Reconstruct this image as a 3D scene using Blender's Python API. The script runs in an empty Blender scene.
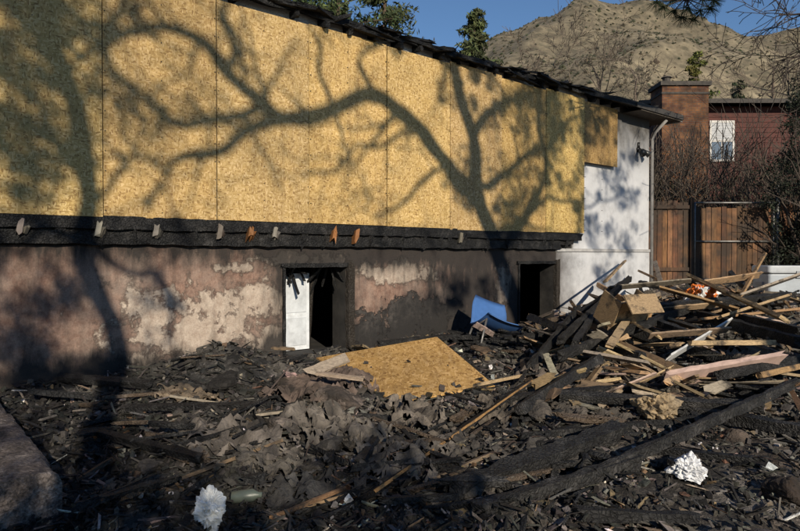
import bpy, math, random
import numpy as np
from mathutils import Vector, Matrix, noise as mn
random.seed(7); np.random.seed(7)
R=random.random
def U(a,b): return a+(b-a)*R()
F=667.0; TH=math.atan(750/F); CT,ST=math.cos(TH),math.sin(TH); D=7.1; EYE=1.6; HZ=255.0
KW=F*D/CT
Wd=Vector((ST,CT,0)); Nn=Vector((CT,-ST,0)); O=Nn*(-D)
def wall(x,y):
    Y=KW/(1150-x); return Vector(((x-400)/F*Y,Y,EYE+(HZ-y)/F*Y))
def at(x,y,Y): return Vector(((x-400)/F*Y,Y,EYE+(HZ-y)/F*Y))
def s_of(x):
    p=wall(x,0); return p.x*ST+p.y*CT
def sz(x,y): return s_of(x),wall(x,y).z
def sstep(a,b,x):
    t=min(1,max(0,(x-a)/(b-a))); return t*t*(3-2*t)

# ---------------- materials
def newmat(name):
    m=bpy.data.materials.new(name); m.use_nodes=True
    N=m.node_tree.nodes; L=m.node_tree.links
    return m,N,L,N['Principled BSDF']
def setin(L,sock,v):
    if isinstance(v,bpy.types.NodeSocket): L.new(v,sock)
    elif isinstance(v,(tuple,list)) and len(v)==3 and sock.type=='RGBA': sock.default_value=(*v,1)
    else: sock.default_value=v
def n_noise(N,L,vec,scale,detail=4,rough=.6,dist=0):
    n=N.new('ShaderNodeTexNoise'); n.inputs['Scale'].default_value=scale; n.inputs['Detail'].default_value=detail
    n.inputs['Roughness'].default_value=rough; n.inputs['Distortion'].default_value=dist
    if vec is not None: L.new(vec,n.inputs['Vector'])
    return n.outputs['Fac']
def n_vor(N,L,vec,scale,feature='F1',out='Distance',rnd=1):
    n=N.new('ShaderNodeTexVoronoi'); n.feature=feature; n.inputs['Scale'].default_value=scale
    n.inputs['Randomness'].default_value=rnd
    L.new(vec,n.inputs['Vector']); return n.outputs[out]
def n_ramp(N,L,fac,stops):
    n=N.new('ShaderNodeValToRGB'); e=n.color_ramp.elements
    while len(e)<len(stops): e.new(.5)
    for i,(p,c) in enumerate(stops):
        e[i].position=p; e[i].color=(*c,1) if not isinstance(c,(int,float)) else (c,c,c,1)
    L.new(fac,n.inputs[0]); return n.outputs[0]
def n_mix(N,L,fac,a,b,mode='MIX'):
    n=N.new('ShaderNodeMix'); n.data_type='RGBA'; n.blend_type=mode
    setin(L,n.inputs[0],fac); setin(L,n.inputs[6],a); setin(L,n.inputs[7],b); return n.outputs[2]
def n_math(N,L,op,a,b=0.0,c=0.0,clamp=False):
    n=N.new('ShaderNodeMath'); n.operation=op; n.use_clamp=clamp
    setin(L,n.inputs[0],a); setin(L,n.inputs[1],b); setin(L,n.inputs[2],c); return n.outputs[0]
def n_map(N,L,vec,scale=(1,1,1),rot=(0,0,0)):
    n=N.new('ShaderNodeMapping'); n.inputs['Scale'].default_value=scale; n.inputs['Rotation'].default_value=rot
    L.new(vec,n.inputs['Vector']); return n.outputs[0]
def n_bump(N,L,h,strength,dist,bsdf):
    n=N.new('ShaderNodeBump'); n.inputs['Strength'].default_value=strength; n.inputs['Distance'].default_value=dist
    L.new(h,n.inputs['Height']); L.new(n.outputs[0],bsdf.inputs['Normal'])
def objc(N): return N.new('ShaderNodeTexCoord').outputs['Object']
def attr(N,name='Col'):
    a=N.new('ShaderNodeAttribute'); a.attribute_name=name; return a

def m_attr(name,rough=.9,nscale=20,lo=.55,hi=1.25,bump=.4,bd=.01,spec=.3,det=3,ash=0,soot=0):
    m,N,L,B=newmat(name); c=objc(N); a=attr(N).outputs['Color']
    n=n_noise(N,L,c,nscale,det,.65)
    f=n_ramp(N,L,n,[(.3,lo),(.7,hi)])
    col=n_mix(N,L,1.0,a,f,'MULTIPLY')
    if ash:
        g=n_ramp(N,L,n_noise(N,L,c,2.2,4,.6),[(.46,0.0),(.68,ash)])
        col=n_mix(N,L,g,col,(.17,.155,.135))
    if soot:
        g=n_ramp(N,L,n_noise(N,L,c,5.5,6,.72),[(.40,0.0),(.60,soot)])
        col=n_mix(N,L,g,col,(.025,.023,.021))
    L.new(col,B.inputs['Base Color'])
    B.inputs['Roughness'].default_value=rough; B.inputs['Specular IOR Level'].default_value=spec
    if bump: n_bump(N,L,n,bump,bd,B)
    return m
M_RUB=m_attr('rubble_mat',.9,30,.5,1.4,.6,.02,ash=.5)
M_PLAS=m_attr('plaster_mat',.95,22,.35,1.45,1.0,.03,det=6,soot=.8)
M_LEAF=m_attr('needle_mat',.8,3,.6,1.3,0,det=1)
M_BARK=m_attr('bark_mat',.95,14,.5,1.3,.6,.02,det=2)
M_PAINT=m_attr('painted_mat',.65,9,.75,1.08,.15,.004)
M_PLAST=m_attr('plastic_mat',.4,6,.8,1.08,.1,.004,spec=.5)

def m_wood():
    m,N,L,B=newmat('weathered_wood'); c=objc(N); a=attr(N).outputs['Color']
    v=n_map(N,L,c,(3,3,12)); g=n_noise(N,L,v,9,4,.7,.6)
    n=n_noise(N,L,c,4,5,.65)
    f=n_ramp(N,L,g,[(.3,.5),(.65,1.15)])
    col=n_mix(N,L,1,a,f,'MULTIPLY')
    soot=n_ramp(N,L,n,[(.52,0.0),(.64,1.0)])
    col=n_mix(N,L,n_math(N,L,'MULTIPLY',soot,.9),col,(.022,.019,.016))
    L.new(col,B.inputs['Base Color']); B.inputs['Roughness'].default_value=.85
    n_bump(N,L,g,.5,.01,B); return m
M_WOOD=m_wood()
def m_fence():
    m,N,L,B=newmat('fence_wood'); c=objc(N); a=attr(N).outputs['Color']
    g=n_noise(N,L,n_map(N,L,c,(14,14,.9)),4,4,.7,.4); n=n_noise(N,L,c,1.6,4,.6)
    col=n_mix(N,L,1,a,n_ramp(N,L,g,[(.3,.45),(.65,1.3)]),'MULTIPLY')
    col=n_mix(N,L,n_ramp(N,L,n,[(.38,0.0),(.58,.9)]),col,(.03,.021,.015))  # boards darkened in blotches, the juniper's shadow painted into the colour
    L.new(col,B.inputs['Base Color']); B.inputs['Roughness'].default_value=.85; return m
M_FENCE=m_fence()
def m_char():
    m,N,L,B=newmat('charred_wood'); c=objc(N)
    a=attr(N).outputs['Color']
    vv=N.new('ShaderNodeVectorMath'); vv.operation='ADD'; L.new(c,vv.inputs[0])
    sc_=N.new('ShaderNodeVectorMath'); sc_.operation='SCALE'; nn=N.new('ShaderNodeTexNoise'); nn.inputs['Scale'].default_value=9; nn.inputs['Detail'].default_value=4; L.new(c,nn.inputs['Vector']); L.new(nn.outputs['Color'],sc_.inputs[0]); sc_.inputs['Scale'].default_value=.11; L.new(sc_.outputs[0],vv.inputs[1])
    dv=n_vor(N,L,vv.outputs[0],30,'DISTANCE_TO_EDGE')
    n=n_noise(N,L,c,5,6,.75); nf=n_noise(N,L,c,50,4,.7)
    dv2=n_math(N,L,'ADD',n_ramp(N,L,dv,[(0,0.0),(.18,1.0)]),n_math(N,L,'MULTIPLY',nf,1.2))
    base=n_ramp(N,L,n,[(.35,(.006,.006,.007)),(.52,(.014,.014,.014)),(.66,(.04,.038,.037)),(.80,(.13,.125,.12))])
    col=n_mix(N,L,1,base,n_ramp(N,L,nf,[(.35,.5),(.65,1.6)]),'MULTIPLY')
    col=n_mix(N,L,1,col,a,'ADD')
    L.new(col,B.inputs['Base Color']); B.inputs['Roughness'].default_value=.62
    B.inputs['Specular IOR Level'].default_value=.3
    n_bump(N,L,dv2,.7,.013,B); return m
M_CHAR=m_char()
def m_osb(name):
    m,N,L,B=newmat(name); c=objc(N); a=attr(N).outputs['Color']
    v1=n_vor(N,L,n_map(N,L,c,(1,.6,2.6),(0,.3,0)),28,'F1','Color')
    v2=n_vor(N,L,n_map(N,L,c,(2.6,.6,1),(0,.25,0)),30,'F1','Color')
    msk=n_ramp(N,L,n_noise(N,L,c,18,2),[(.48,0.0),(.52,1.0)])
    x=n_mix(N,L,msk,v1,v2)
    bw=N.new('ShaderNodeRGBToBW'); L.new(x,bw.inputs[0])
    col=n_ramp(N,L,bw.outputs[0],[(.12,(.27,.16,.05)),(.35,(.45,.30,.105)),(.6,(.53,.365,.14)),(.85,(.67,.49,.235))])
    big=n_ramp(N,L,n_noise(N,L,c,1.1,4,.65),[(.3,.72),(.5,1.0),(.7,1.15)])
    col=n_mix(N,L,1,col,big,'MULTIPLY'); col=n_mix(N,L,1,col,a,'MULTIPLY')
    run=n_ramp(N,L,n_noise(N,L,n_map(N,L,c,(5,1,.35)),2.0,4,.6),[(.52,0.0),(.75,.4)])
    col=n_mix(N,L,run,col,(.20,.12,.055))
    L.new(col,B.inputs['Base Color']); B.inputs['Roughness'].default_value=.72
    n_bump(N,L,bw.outputs[0],.25,.003,B); return m
M_OSB=m_osb('osb_mat')
def m_stucco():
    m,N,L,B=newmat('burned_stucco'); c=objc(N); a=attr(N)
    sp=N.new('ShaderNodeSeparateColor'); L.new(a.outputs['Color'],sp.inputs[0])
    so,cr,pe=sp.outputs
    n1=n_noise(N,L,c,2.6,10,.72,.15); n2=n_noise(N,L,c,9,6,.75); n3=n_noise(N,L,c,60,2); n4=n_noise(N,L,n_map(N,L,c,(3.0,1,.8)),1.8,8,.7,.3)
    n5=n_noise(N,L,n_map(N,L,c,(1,1,1),(.3,0,1.2)),1.4,8,.7,.4)
    col=n_mix(N,L,n_ramp(N,L,n2,[(.35,0.0),(.65,1.0)]),(.17,.09,.065),(.37,.245,.185))
    col=n_mix(N,L,n_ramp(N,L,n5,[(.42,0.0),(.62,.85)]),col,(.31,.24,.195))
    f=n_math(N,L,'ADD',cr,n_math(N,L,'MULTIPLY_ADD',n1,2.4,-1.2))
    fc=n_ramp(N,L,f,[(.44,0.0),(.56,1.0)])
    crc=n_mix(N,L,n_ramp(N,L,n2,[(.35,0.0),(.6,1.0)]),(.36,.275,.215),(.54,.45,.365))
    edge=n_ramp(N,L,f,[(.34,1.0),(.45,.72),(.54,1.0)])
    col=n_mix(N,L,n_math(N,L,'MULTIPLY',fc,.95),col,crc); col=n_mix(N,L,1,col,edge,'MULTIPLY')
    g=n_math(N,L,'ADD',pe,n_math(N,L,'MULTIPLY_ADD',n1,2.6,-1.3))
    fg=n_ramp(N,L,g,[(.46,0.0),(.54,1.0)])
    col=n_mix(N,L,fg,col,n_mix(N,L,n_ramp(N,L,n2,[(.4,0.0),(.65,1.0)]),(.015,.015,.015),(.11,.095,.085)))
    s=n_math(N,L,'ADD',so,n_math(N,L,'MULTIPLY_ADD',n4,2.4,-1.2),clamp=True)
    col=n_mix(N,L,n_math(N,L,'MULTIPLY',s,.95),col,(.020,.018,.017))
    col=n_mix(N,L,1,col,n_ramp(N,L,n3,[(.3,.8),(.7,1.1)]),'MULTIPLY')
    L.new(col,B.inputs['Base Color']); B.inputs['Roughness'].default_value=.92
    h=n_math(N,L,'ADD',n_math(N,L,'MULTIPLY',fc,.5),n_math(N,L,'ADD',n_math(N,L,'MULTIPLY',fg,-1.0),n_math(N,L,'MULTIPLY',n2,.7)))
    n_bump(N,L,h,.9,.02,B); return m
M_STUC=m_stucco()
def m_simple(name,c1,c2,scale,rough=.9,bump=.3,bd=.01,metal=0,det=4):
    m,N,L,B=newmat(name); c=objc(N); n=n_noise(N,L,c,scale,det,.65)
    L.new(n_ramp(N,L,n,[(.3,c1),(.7,c2)]),B.inputs['Base Color']); B.inputs['Roughness'].default_value=rough
    B.inputs['Metallic'].default_value=metal
    if bump: n_bump(N,L,n,bump,bd,B)
    return m
def m_white():
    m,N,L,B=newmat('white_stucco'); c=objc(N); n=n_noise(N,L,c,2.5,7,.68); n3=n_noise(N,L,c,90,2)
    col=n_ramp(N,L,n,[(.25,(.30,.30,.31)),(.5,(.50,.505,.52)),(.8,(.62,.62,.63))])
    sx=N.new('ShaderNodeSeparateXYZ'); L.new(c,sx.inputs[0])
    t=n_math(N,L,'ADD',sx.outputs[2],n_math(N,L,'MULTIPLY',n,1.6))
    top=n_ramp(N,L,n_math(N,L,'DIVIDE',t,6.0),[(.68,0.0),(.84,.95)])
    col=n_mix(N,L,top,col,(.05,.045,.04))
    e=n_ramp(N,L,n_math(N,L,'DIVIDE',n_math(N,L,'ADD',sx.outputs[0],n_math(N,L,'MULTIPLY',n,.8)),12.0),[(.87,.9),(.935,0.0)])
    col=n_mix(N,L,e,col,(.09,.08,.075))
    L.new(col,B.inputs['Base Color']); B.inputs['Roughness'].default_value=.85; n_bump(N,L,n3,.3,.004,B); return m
M_WHITE=m_white()
M_SOOT=m_simple('soot_interior',(.012,.011,.01),(.04,.036,.032),5)
def m_conc():
    m,N,L,B=newmat('concrete'); c=objc(N); n=n_noise(N,L,c,5,9,.7); n2=n_noise(N,L,c,40,4,.7); v=n_vor(N,L,c,60)
    col=n_ramp(N,L,n,[(.32,(.035,.03,.028)),(.48,(.16,.13,.115)),(.65,(.30,.255,.225))])
    col=n_mix(N,L,1,col,n_ramp(N,L,n2,[(.35,.45),(.6,1.2)]),'MULTIPLY')
    L.new(col,B.inputs['Base Color']); B.inputs['Roughness'].default_value=.95
    n_bump(N,L,n_math(N,L,'ADD',n2,n_math(N,L,'MULTIPLY',v,.5)),1,.02,B); return m
M_CONC=m_conc()
M_METAL=m_simple('galvanized',(.13,.13,.125),(.28,.27,.26),12,.5,.1,.002,.6)
M_BLACK=m_simple('black_metal',(.012,.012,.012),(.03,.03,.03),12,.4,.1,.002)
M_GLASS=m_simple('window_glass',(.10,.13,.17),(.16,.2,.25),3,.1,0)
M_REDH=m_simple('red_siding',(.05,.014,.010),(.095,.026,.018),4,.8,.2)
def m_brick():
    m,N,L,B=newmat('chimney_brick'); c=objc(N)
    sw=N.new('ShaderNodeSeparateXYZ'); L.new(c,sw.inputs[0]); cb=N.new('ShaderNodeCombineXYZ')
    L.new(n_math(N,L,'ADD',sw.outputs[0],sw.outputs[1]),cb.inputs[0]); L.new(sw.outputs[2],cb.inputs[1])
    b=N.new('ShaderNodeTexBrick'); L.new(cb.outputs[0],b.inputs['Vector']); b.inputs['Scale'].default_value=1
    b.inputs['Brick Width'].default_value=.22; b.inputs['Row Height'].default_value=.075; b.inputs['Mortar Size'].default_value=.008
    b.inputs['Color1'].default_value=(.155,.065,.022,1); b.inputs['Color2'].default_value=(.085,.03,.014,1); b.inputs['Mortar'].default_value=(.08,.06,.045,1)
    n=n_noise(N,L,c,2.0,4); col=n_mix(N,L,1,b.outputs['Color'],n_ramp(N,L,n,[(.35,.35),(.65,1.5)]),'MULTIPLY')
    L.new(col,B.inputs['Base Color']); B.inputs['Roughness'].default_value=.9; return m
M_CHIM=m_brick()
M_SHING=m_simple('roof_shingle',(.03,.027,.025),(.08,.07,.06),8,.9,.4,.02)
def m_ground():
    m,N,L,B=newmat('ash_ground'); c=objc(N); a=attr(N).outputs['Color']
    n=n_noise(N,L,c,3,6,.7); n2=n_noise(N,L,c,45,3,.7)
    v=n_vor(N,L,c,38,'F1','Color'); bw=N.new('ShaderNodeRGBToBW'); L.new(v,bw.inputs[0])
    f=n_ramp(N,L,n,[(.35,.35),(.65,1.6)]); f2=n_ramp(N,L,bw.outputs[0],[(.2,.5),(.6,1.0),(.85,2.0)])
    col=n_mix(N,L,1,a,f,'MULTIPLY'); col=n_mix(N,L,1,col,f2,'MULTIPLY')
    L.new(col,B.inputs['Base Color']); B.inputs['Roughness'].default_value=.9
    h=n_math(N,L,'ADD',n2,bw.outputs[0]); n_bump(N,L,h,1,.025,B); return m
M_GROUND=m_ground()
def m_hill():
    m,N,L,B=newmat('hill_mat'); c=objc(N)
    n=n_noise(N,L,c,.012,7,.65); v=n_vor(N,L,c,.22); n2=n_noise(N,L,c,.12,7,.75)
    col=n_ramp(N,L,n,[(.35,(.13,.108,.070)),(.5,(.185,.152,.098)),(.65,(.26,.215,.14))])
    col=n_mix(N,L,1,col,n_ramp(N,L,n2,[(.35,.45),(.65,1.3)]),'MULTIPLY')
    msk=n_math(N,L,'MULTIPLY',n_ramp(N,L,v,[(.25,.8),(.48,0.0)]),n_ramp(N,L,n,[(.4,1.0),(.62,.4)]))
    col=n_mix(N,L,msk,col,(.065,.06,.038))
    L.new(col,B.inputs['Base Color']); B.inputs['Roughness'].default_value=1; n_bump(N,L,n2,.5,1.5,B); return m
M_HILL=m_hill()

# ---------------- mesh builder
class MB:
    def __init__(s): s.v=[];s.f=[];s.c=[];s.m=[];s.vc=None
    def add(s,vs,fs,col=(.5,.5,.5),mi=0):
        b=len(s.v); s.v+= [tuple(v) for v in vs]
        for i,f in enumerate(fs):
            s.f.append(tuple(b+k for k in f)); s.c.append(col[i] if isinstance(col,list) else col); s.m.append(mi)
    def box(s,x0,x1,y0,y1,z0,z1,col=(.5,.5,.5),mi=0):
        vs=[(x,y,z) for x in(x0,x1) for y in(y0,y1) for z in(z0,z1)]
        s.add(vs,[(0,1,3,2),(4,6,7,5),(0,4,5,1),(2,3,7,6),(0,2,6,4),(1,5,7,3)],col,mi)
    def obox(s,c,size,M,col,mi=0,jit=0):
        vs=[]
        for x in(-.5,.5):
            for y in(-.5,.5):
                for z in(-.5,.5):
                    p=Vector((x*size[0]*(1+U(-jit,jit)),y*size[1]*(1+U(-jit,jit)),z*size[2]*(1+U(-jit,jit))))
                    vs.append(c+M@p)
        s.add(vs,[(0,1,3,2),(4,6,7,5),(0,4,5,1),(2,3,7,6),(0,2,6,4),(1,5,7,3)],col,mi)
    def tube(s,pts,rad,seg=6,col=(.1,.08,.06),mi=0,cap=True):
        n=len(pts); b=len(s.v); pts=[Vector(p) for p in pts]
        for i,p in enumerate(pts):
            t=(pts[min(i+1,n-1)]-pts[max(i-1,0)])
            if t.length<1e-6: t=Vector((0,0,1))
            t.normalize(); u=t.cross(Vector((.31,.17,.93))); 
            if u.length<.1: u=t.cross(Vector((1,0,0)))
            u.normalize(); w=t.cross(u)
            for k in range(seg):
                a=2*math.pi*k/seg; s.v.append(tuple(p+(u*math.cos(a)+w*math.sin(a))*rad[i]))
        for i in range(n-1):
            for k in range(seg):
                k2=(k+1)%seg; s.f.append((b+i*seg+k,b+i*seg+k2,b+(i+1)*seg+k2,b+(i+1)*seg+k)); s.c.append(col); s.m.append(mi)
        if cap:
            s.f.append(tuple(b+k for k in range(seg))[::-1]); s.c.append(col); s.m.append(mi)
            s.f.append(tuple(b+(n-1)*seg+k for k in range(seg))); s.c.append(col); s.m.append(mi)
    def beam(s,p0,p1,w,h,col,jit=.1,roll=0,mi=0,taper=.0,step=.07,bend=0):
        p0=Vector(p0);p1=Vector(p1); t=p1-p0; ln=t.length; t.normalize()
        u=t.cross(Vector((0,0,1))); u=u.normalized() if u.length>.05 else Vector((1,0,0)); v=u.cross(t)
        cr,sr=math.cos(roll),math.sin(roll); u,v=u*cr+v*sr,v*cr-u*sr
        n=max(2,int(ln/step)); b=len(s.v); ring=[(-1,-1),(0,-1),(1,-1),(1,0),(1,1),(0,1),(-1,1),(-1,0)]
        sd=R()*100
        for i in range(n+1):
            q=i/n; sc=1-taper*q; c=p0+t*(ln*q)+v*(bend*math.sin(q*math.pi))
            for k,(a,d) in enumerate(ring):
                nz=1+jit*(mn.noise(Vector((sd+q*ln*6,k*1.7,0)))*1.6+U(-.35,.35))
                e=Vector((0,0,0))
                if i in(0,n): e=t*U(-1,1)*jit*w*3
                s.v.append(tuple(c+u*(a*w/2*nz*sc)+v*(d*h/2*nz*sc)+e))
        for i in range(n):
            for k in range(8):
                k2=(k+1)%8; s.f.append((b+i*8+k,b+i*8+k2,b+(i+1)*8+k2,b+(i+1)*8+k)); s.c.append(col); s.m.append(mi)
        s.f.append(tuple(b+k for k in range(8))[::-1]); s.c.append(col); s.m.append(mi)
        s.f.append(tuple(b+n*8+k for k in range(8))); s.c.append(col); s.m.append(mi)
    def obj(s,name,mats,parent=None,smooth=False):
        me=bpy.data.meshes.new(name); me.from_pydata(s.v,[],s.f)
        if not isinstance(mats,list): mats=[mats]
        for m in mats: me.materials.append(m)
        me.polygons.foreach_set('material_index',s.m)
        if s.vc is not None:
            at_=me.color_attributes.new('Col','FLOAT_COLOR','POINT'); cc=np.ones((len(s.v),4)); cc[:,:3]=np.array(s.vc)
            at_.data.foreach_set('color',cc.ravel())
        else:
            at_=me.color_attributes.new('Col','FLOAT_COLOR','CORNER')
            tot=np.array([len(f) for f in s.f]); cc=np.ones((len(s.f),4)); cc[:,:3]=np.array(s.c)
            at_.data.foreach_set('color',np.repeat(cc,tot,axis=0).ravel())
        if smooth: me.polygons.foreach_set('use_smooth',[True]*len(s.f))
        me.update(); o=bpy.data.objects.new(name,me); bpy.context.scene.collection.objects.link(o)
        if parent: o.parent=parent
        return o
def empty(name,loc=(0,0,0),rz=0):
    e=bpy.data.objects.new(name,None); e.location=loc; e.rotation_euler=(0,0,rz); bpy.context.scene.collection.objects.link(e); return e
def rrot():
    return Matrix.Rotation(U(0,6.28),3,'Z')@Matrix.Rotation(U(-.6,.6),3,'X')@Matrix.Rotation(U(-.6,.6),3,'Y')
def rall():
    return Matrix.Rotation(U(0,6.28),3,'Z')@Matrix.Rotation(U(0,6.28),3,'X')@Matrix.Rotation(U(0,6.28),3,'Y')
def vary(c,a=.25):
    k=1+U(-a,a); return tuple(x*k*(1+U(-a,a)*.25) for x in c)

bA=at(316,358,7.3);bB=at(437,337,7.9);bC=at(495,386,6.35);bD=at(398,404,5.75)
BP=[bA,bB,bC,bD]
def in_board(X,Y,m=0):
    cx=sum(p.x for p in BP)/4; cy=sum(p.y for p in BP)/4; sg=None
    for i in range(4):
        a,b_=BP[i],BP[(i+1)%4]
        ax,ay=cx+(a.x-cx)*(1+m),cy+(a.y-cy)*(1+m); bx,by=cx+(b_.x-cx)*(1+m),cy+(b_.y-cy)*(1+m)
        k=(bx-ax)*(Y-ay)-(by-ay)*(X-ax)
        if sg is None: sg=k>0
        elif (k>0)!=sg: return False
    return True
_n=(bB-bD).cross(bC-bA).normalized(); _c=(bA+bB+bC+bD)/4
def board_z(X,Y): return _c.z-(_n.x*(X-_c.x)+_n.y*(Y-_c.y))/_n.z

# ---------------- terrain function
PILES=[(3.6,9.6,1.5,1.3,.42),(6.2,10.2,2.0,1.5,.45),(-1.75,6.7,.65,.5,.34),(2.4,7.4,1.0,.9,.14),(4.5,7.2,1.3,.8,.14),(-1.1,4.9,.8,.5,.13),(.9,4.9,1,.5,.06),(-.5,5.9,.5,.4,.10),(1.2,9.3,.8,.6,.08)]
def base_h(X,Y):
    h=.05*min(max(Y,0),6.6)+.6*sstep(2.0,6.0,X)*sstep(8.5,14.5,Y)
    if Y>17: h+=.25*(min(Y,26)-17)*sstep(17,19,Y)*sstep(0,6,X)
    return h
def out_of(X,Y): return (Vector((X,Y,0))-O).dot(Nn)
def s_at(X,Y): return (Vector((X,Y,0))-O).dot(Wd)
def H(X,Y):
    h=base_h(X,Y)
    for (a,b,sx,sy,k) in PILES: h+=k*math.exp(-((X-a)/sx)**2-((Y-b)/sy)**2)
    if -9<X<15 and 0<Y<21:
        am=1 if Y<15 else .4
        if X>1.4 and Y<5: am*=.5
        v=Vector((X,Y,0)); 
        h+=am*(.07*mn.noise(v*1.3)+.06*mn.noise(v*3.7)+.036*mn.noise(v*9)+.022*mn.noise(v*22))
    if 5<Y<9 and -1.5<X<1.6 and in_board(X,Y,.12): h=min(h,board_z(X,Y)-.07)
    o=out_of(X,Y); s=s_at(X,Y)
    if o<-.05 and s<13.4 and o>-9: h=min(h,.22)
    return h
def axis(lo,hi,st,far):
    a=list(np.arange(lo,hi+1e-6,st)); d=st
    x=a[-1]
    while x<far: d*=1.22; x+=d; a.append(x)
    x=a[0]; d=st; p=[]
    while x>-far: d*=1.22; x-=d; p.append(x)
    return p[::-1]+a
xs=axis(-6,11,.045,2500); ys=axis(2.0,17.5,.045,2500)
nx,ny=len(xs),len(ys)
g=MB(); g.vc=[]
for y in ys:
    for x in xs:
        g.v.append((x,y,H(x,y)))
        burn=1-sstep(11.5,15,y)
        near=sstep(2.0,4.0,x*1.2-y*.35+1.4)*(1-sstep(4.8,6.4,y))
        n=mn.noise(Vector((x*.8,y*.8,4)))*.5+.5; n2=mn.noise(Vector((x*2.3,y*2.3,9)))*.5+.5
        ash=(.024,.023,.022); dirt=(.16,.11,.07); dry=(.14,.11,.075); gash=(.20,.18,.16)
        k=max(near*.95,.25*n*sstep(-1,1,x))
        if abs(x)>12 or y<0 or y>20: k=.3; burn=0
        c=[ash[q]*(1-k)+dirt[q]*k for q in range(3)]
        ga=.75*sstep(.46,.7,n2)*(1-near)*sstep(-2.4,-.4,x)
        c=[c[q]*(1-ga)+gash[q]*ga for q in range(3)]
        g.vc.append(tuple(c[q]*burn+dry[q]*(1-burn) for q in range(3)))
for j in range(ny-1):
    for i in range(nx-1):
        a=j*nx+i; g.f.append((a,a+1,a+nx+1,a+nx)); g.m.append(0)
g.obj('ground',M_GROUND,smooth=True)

# ---------------- burned house
ROT=math.atan2(CT,ST)
house=empty('burned_house',O,ROT)
S0=-3.0; S1=13.4; DEP=9.0
def blob(s,z,lst,o=1.7):
    m=0
    for (x,y,rx,ry) in lst:
        cs,cz=sz(x,y); s2=abs(sz(x+rx,y)[0]-cs); z2=ry*wall(x,y).y/F
        d=math.hypot((s-cs)/s2,(z-cz)/z2); m=max(m,1-sstep(.2,o,d))
    return m
cream=[(190,325,75,36),(255,300,40,25),(150,305,30,18),(300,258,50,8),(400,272,40,12),(505,285,10,25),(240,270,30,8),(270,340,15,20)]
peel=[(412,318,50,28),(365,338,20,20),(480,330,20,12)]
w=MB(); st=.05; w.vc=[]
sn=int(round((S1-S0)/st)); zn=int(round((1.70+.20)/st))
def soot_at(s,z):
    v=.16+.85*(1-sstep(.36,.75,z))+.85*sstep(1.35,1.70,z)
    for (a,b) in((4.4,5.35),(9.0,10.0)):
        d=max(a-s,s-b,0); v+=.7*(1-sstep(0,.45,d))*(1 if z<1.6 else .5)
    v+=.3*sstep(5.4,6.4,s)+.35*sstep(7.0,8.0,s)*(1-sstep(9.8,10.6,s))
    v+=.45*blob(s,z,[(450,300,45,45),(380,262,25,14)])+.4*(1-sstep(.2,1.0,z))*(1-sstep(2.0,4.2,s))
    v-=.4*blob(s,z,[(395,285,25,16),(190,320,70,32),(505,285,10,20)])
    return max(0,min(v,1.25))
for j in range(zn+1):
    for i in range(sn+1):
        s,z=S0+i*st,-.20+j*st; w.v.append((s,0,z))
        w.vc.append((soot_at(s,z),.08+.6*blob(s,z,cream,2.0),.0+.8*blob(s,z,peel)) if s<10.2 else (0,0,0))
for j in range(zn):
    for i in range(sn):
        s=S0+(i+.5)*st; z=-.2+(j+.5)*st
        if z>.35 and z<1.45 and ((4.4<s<5.35) or (9.0<s<10.0)): continue
        if s>10.05: continue
        a=j*(sn+1)+i; w.f.append((a,a+1,a+sn+2,a+sn+1)); w.m.append(0)
w.obj('basement_wall',M_STUC,house)
b=MB()
b.box(10.05,S1,-.02,.2,-.2,1.66); b.box(10.6,S1,0,.2,1.72,4.6)
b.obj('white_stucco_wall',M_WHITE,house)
b=MB(); b.box(10.05,S1+.02,-.045,.1,1.662,1.718,(.42,.41,.40)); b.obj('drip_ledge',M_PAINT,house)
b=MB()
b.box(S0,10.6,.03,.2,1.71,4.6); b.box(S0,S0+.2,.22,DEP,-.2,4.6); b.box(S1-.2,S1-.003,.22,DEP,-.2,4.6); b.box(S0,S1,DEP,DEP+.2,-.2,4.6)
b.box(S0+.2,S1-.2,.22,DEP,.24,.28); b.box(S0+.2,S1-.2,.22,DEP,1.72,1.95)
b.box(S0+.2,S1-.2,4.0,4.1,.28,1.7)
for (a,c) in((4.4,5.35),(9.0,10.0)):
    b.box(a-.10,a,.004,.3,.2,1.45); b.box(c,c+.10,.004,.3,.2,1.45); b.box(a-.1,c+.1,.004,.3,1.45,1.6); b.box(a-.1,c+.1,.004,.3,.15,.35)
b.obj('interior_structure',M_SOOT,house)
b=MB()
for (a,c) in((4.4,5.35),(9.0,10.0)):
    b.beam((a-.01,-.01,.36),(a-.01,-.01,1.46),.035,.04,(0,0,0),.2); b.beam((c+.05,-.03,.36),(c+.05,-.03,1.50),.10,.07,(0.02,.014,.008),.12)
    b.beam((a-.05,-.025,1.47),(c+.10,-.025,1.47),.05,.05,(0,0,0),.25)
for i in range(14):
    a=U(4.5,5.3); b.beam((a,U(.05,.5),1.45),(a+U(-.1,.1),U(.05,.5),1.45-U(.08,.5)),.03,.02,(0,0,0),.4)
b.beam((5.05,.45,.35),(5.1,.4,1.45),.06,.05,(.02,.015,.01),.2); b.beam((4.95,.7,.35),(5.15,.6,.9),.05,.05,(.03,.02,.01),.2)
b.obj('charred_window_frame',M_CHAR,house)
b=MB(); b.box(4.45,4.97,.30,.335,.36,1.36,(.72,.75,.78)); b.box(4.50,4.92,.290,.2985,.85,1.28,(.62,.65,.68)); b.box(4.50,4.92,.290,.2985,.42,.78,(.62,.65,.68))
b.obj('white_inner_door',M_PAINT,house)
b=MB()
b.beam((S0,-.03,1.77),(10.1,-.03,1.77),.10,.13,(0,0,0),.16,step=.09)
b.beam((S0,-.05,1.93),(10.75,-.05,1.93),.12,.13,(0,0,0),.14,step=.09)
b.beam((S0,-.015,1.85),(10.55,-.015,1.85),.09,.12,(.004,.003,.002),.2,step=.12)
s=S0+.1
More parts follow.
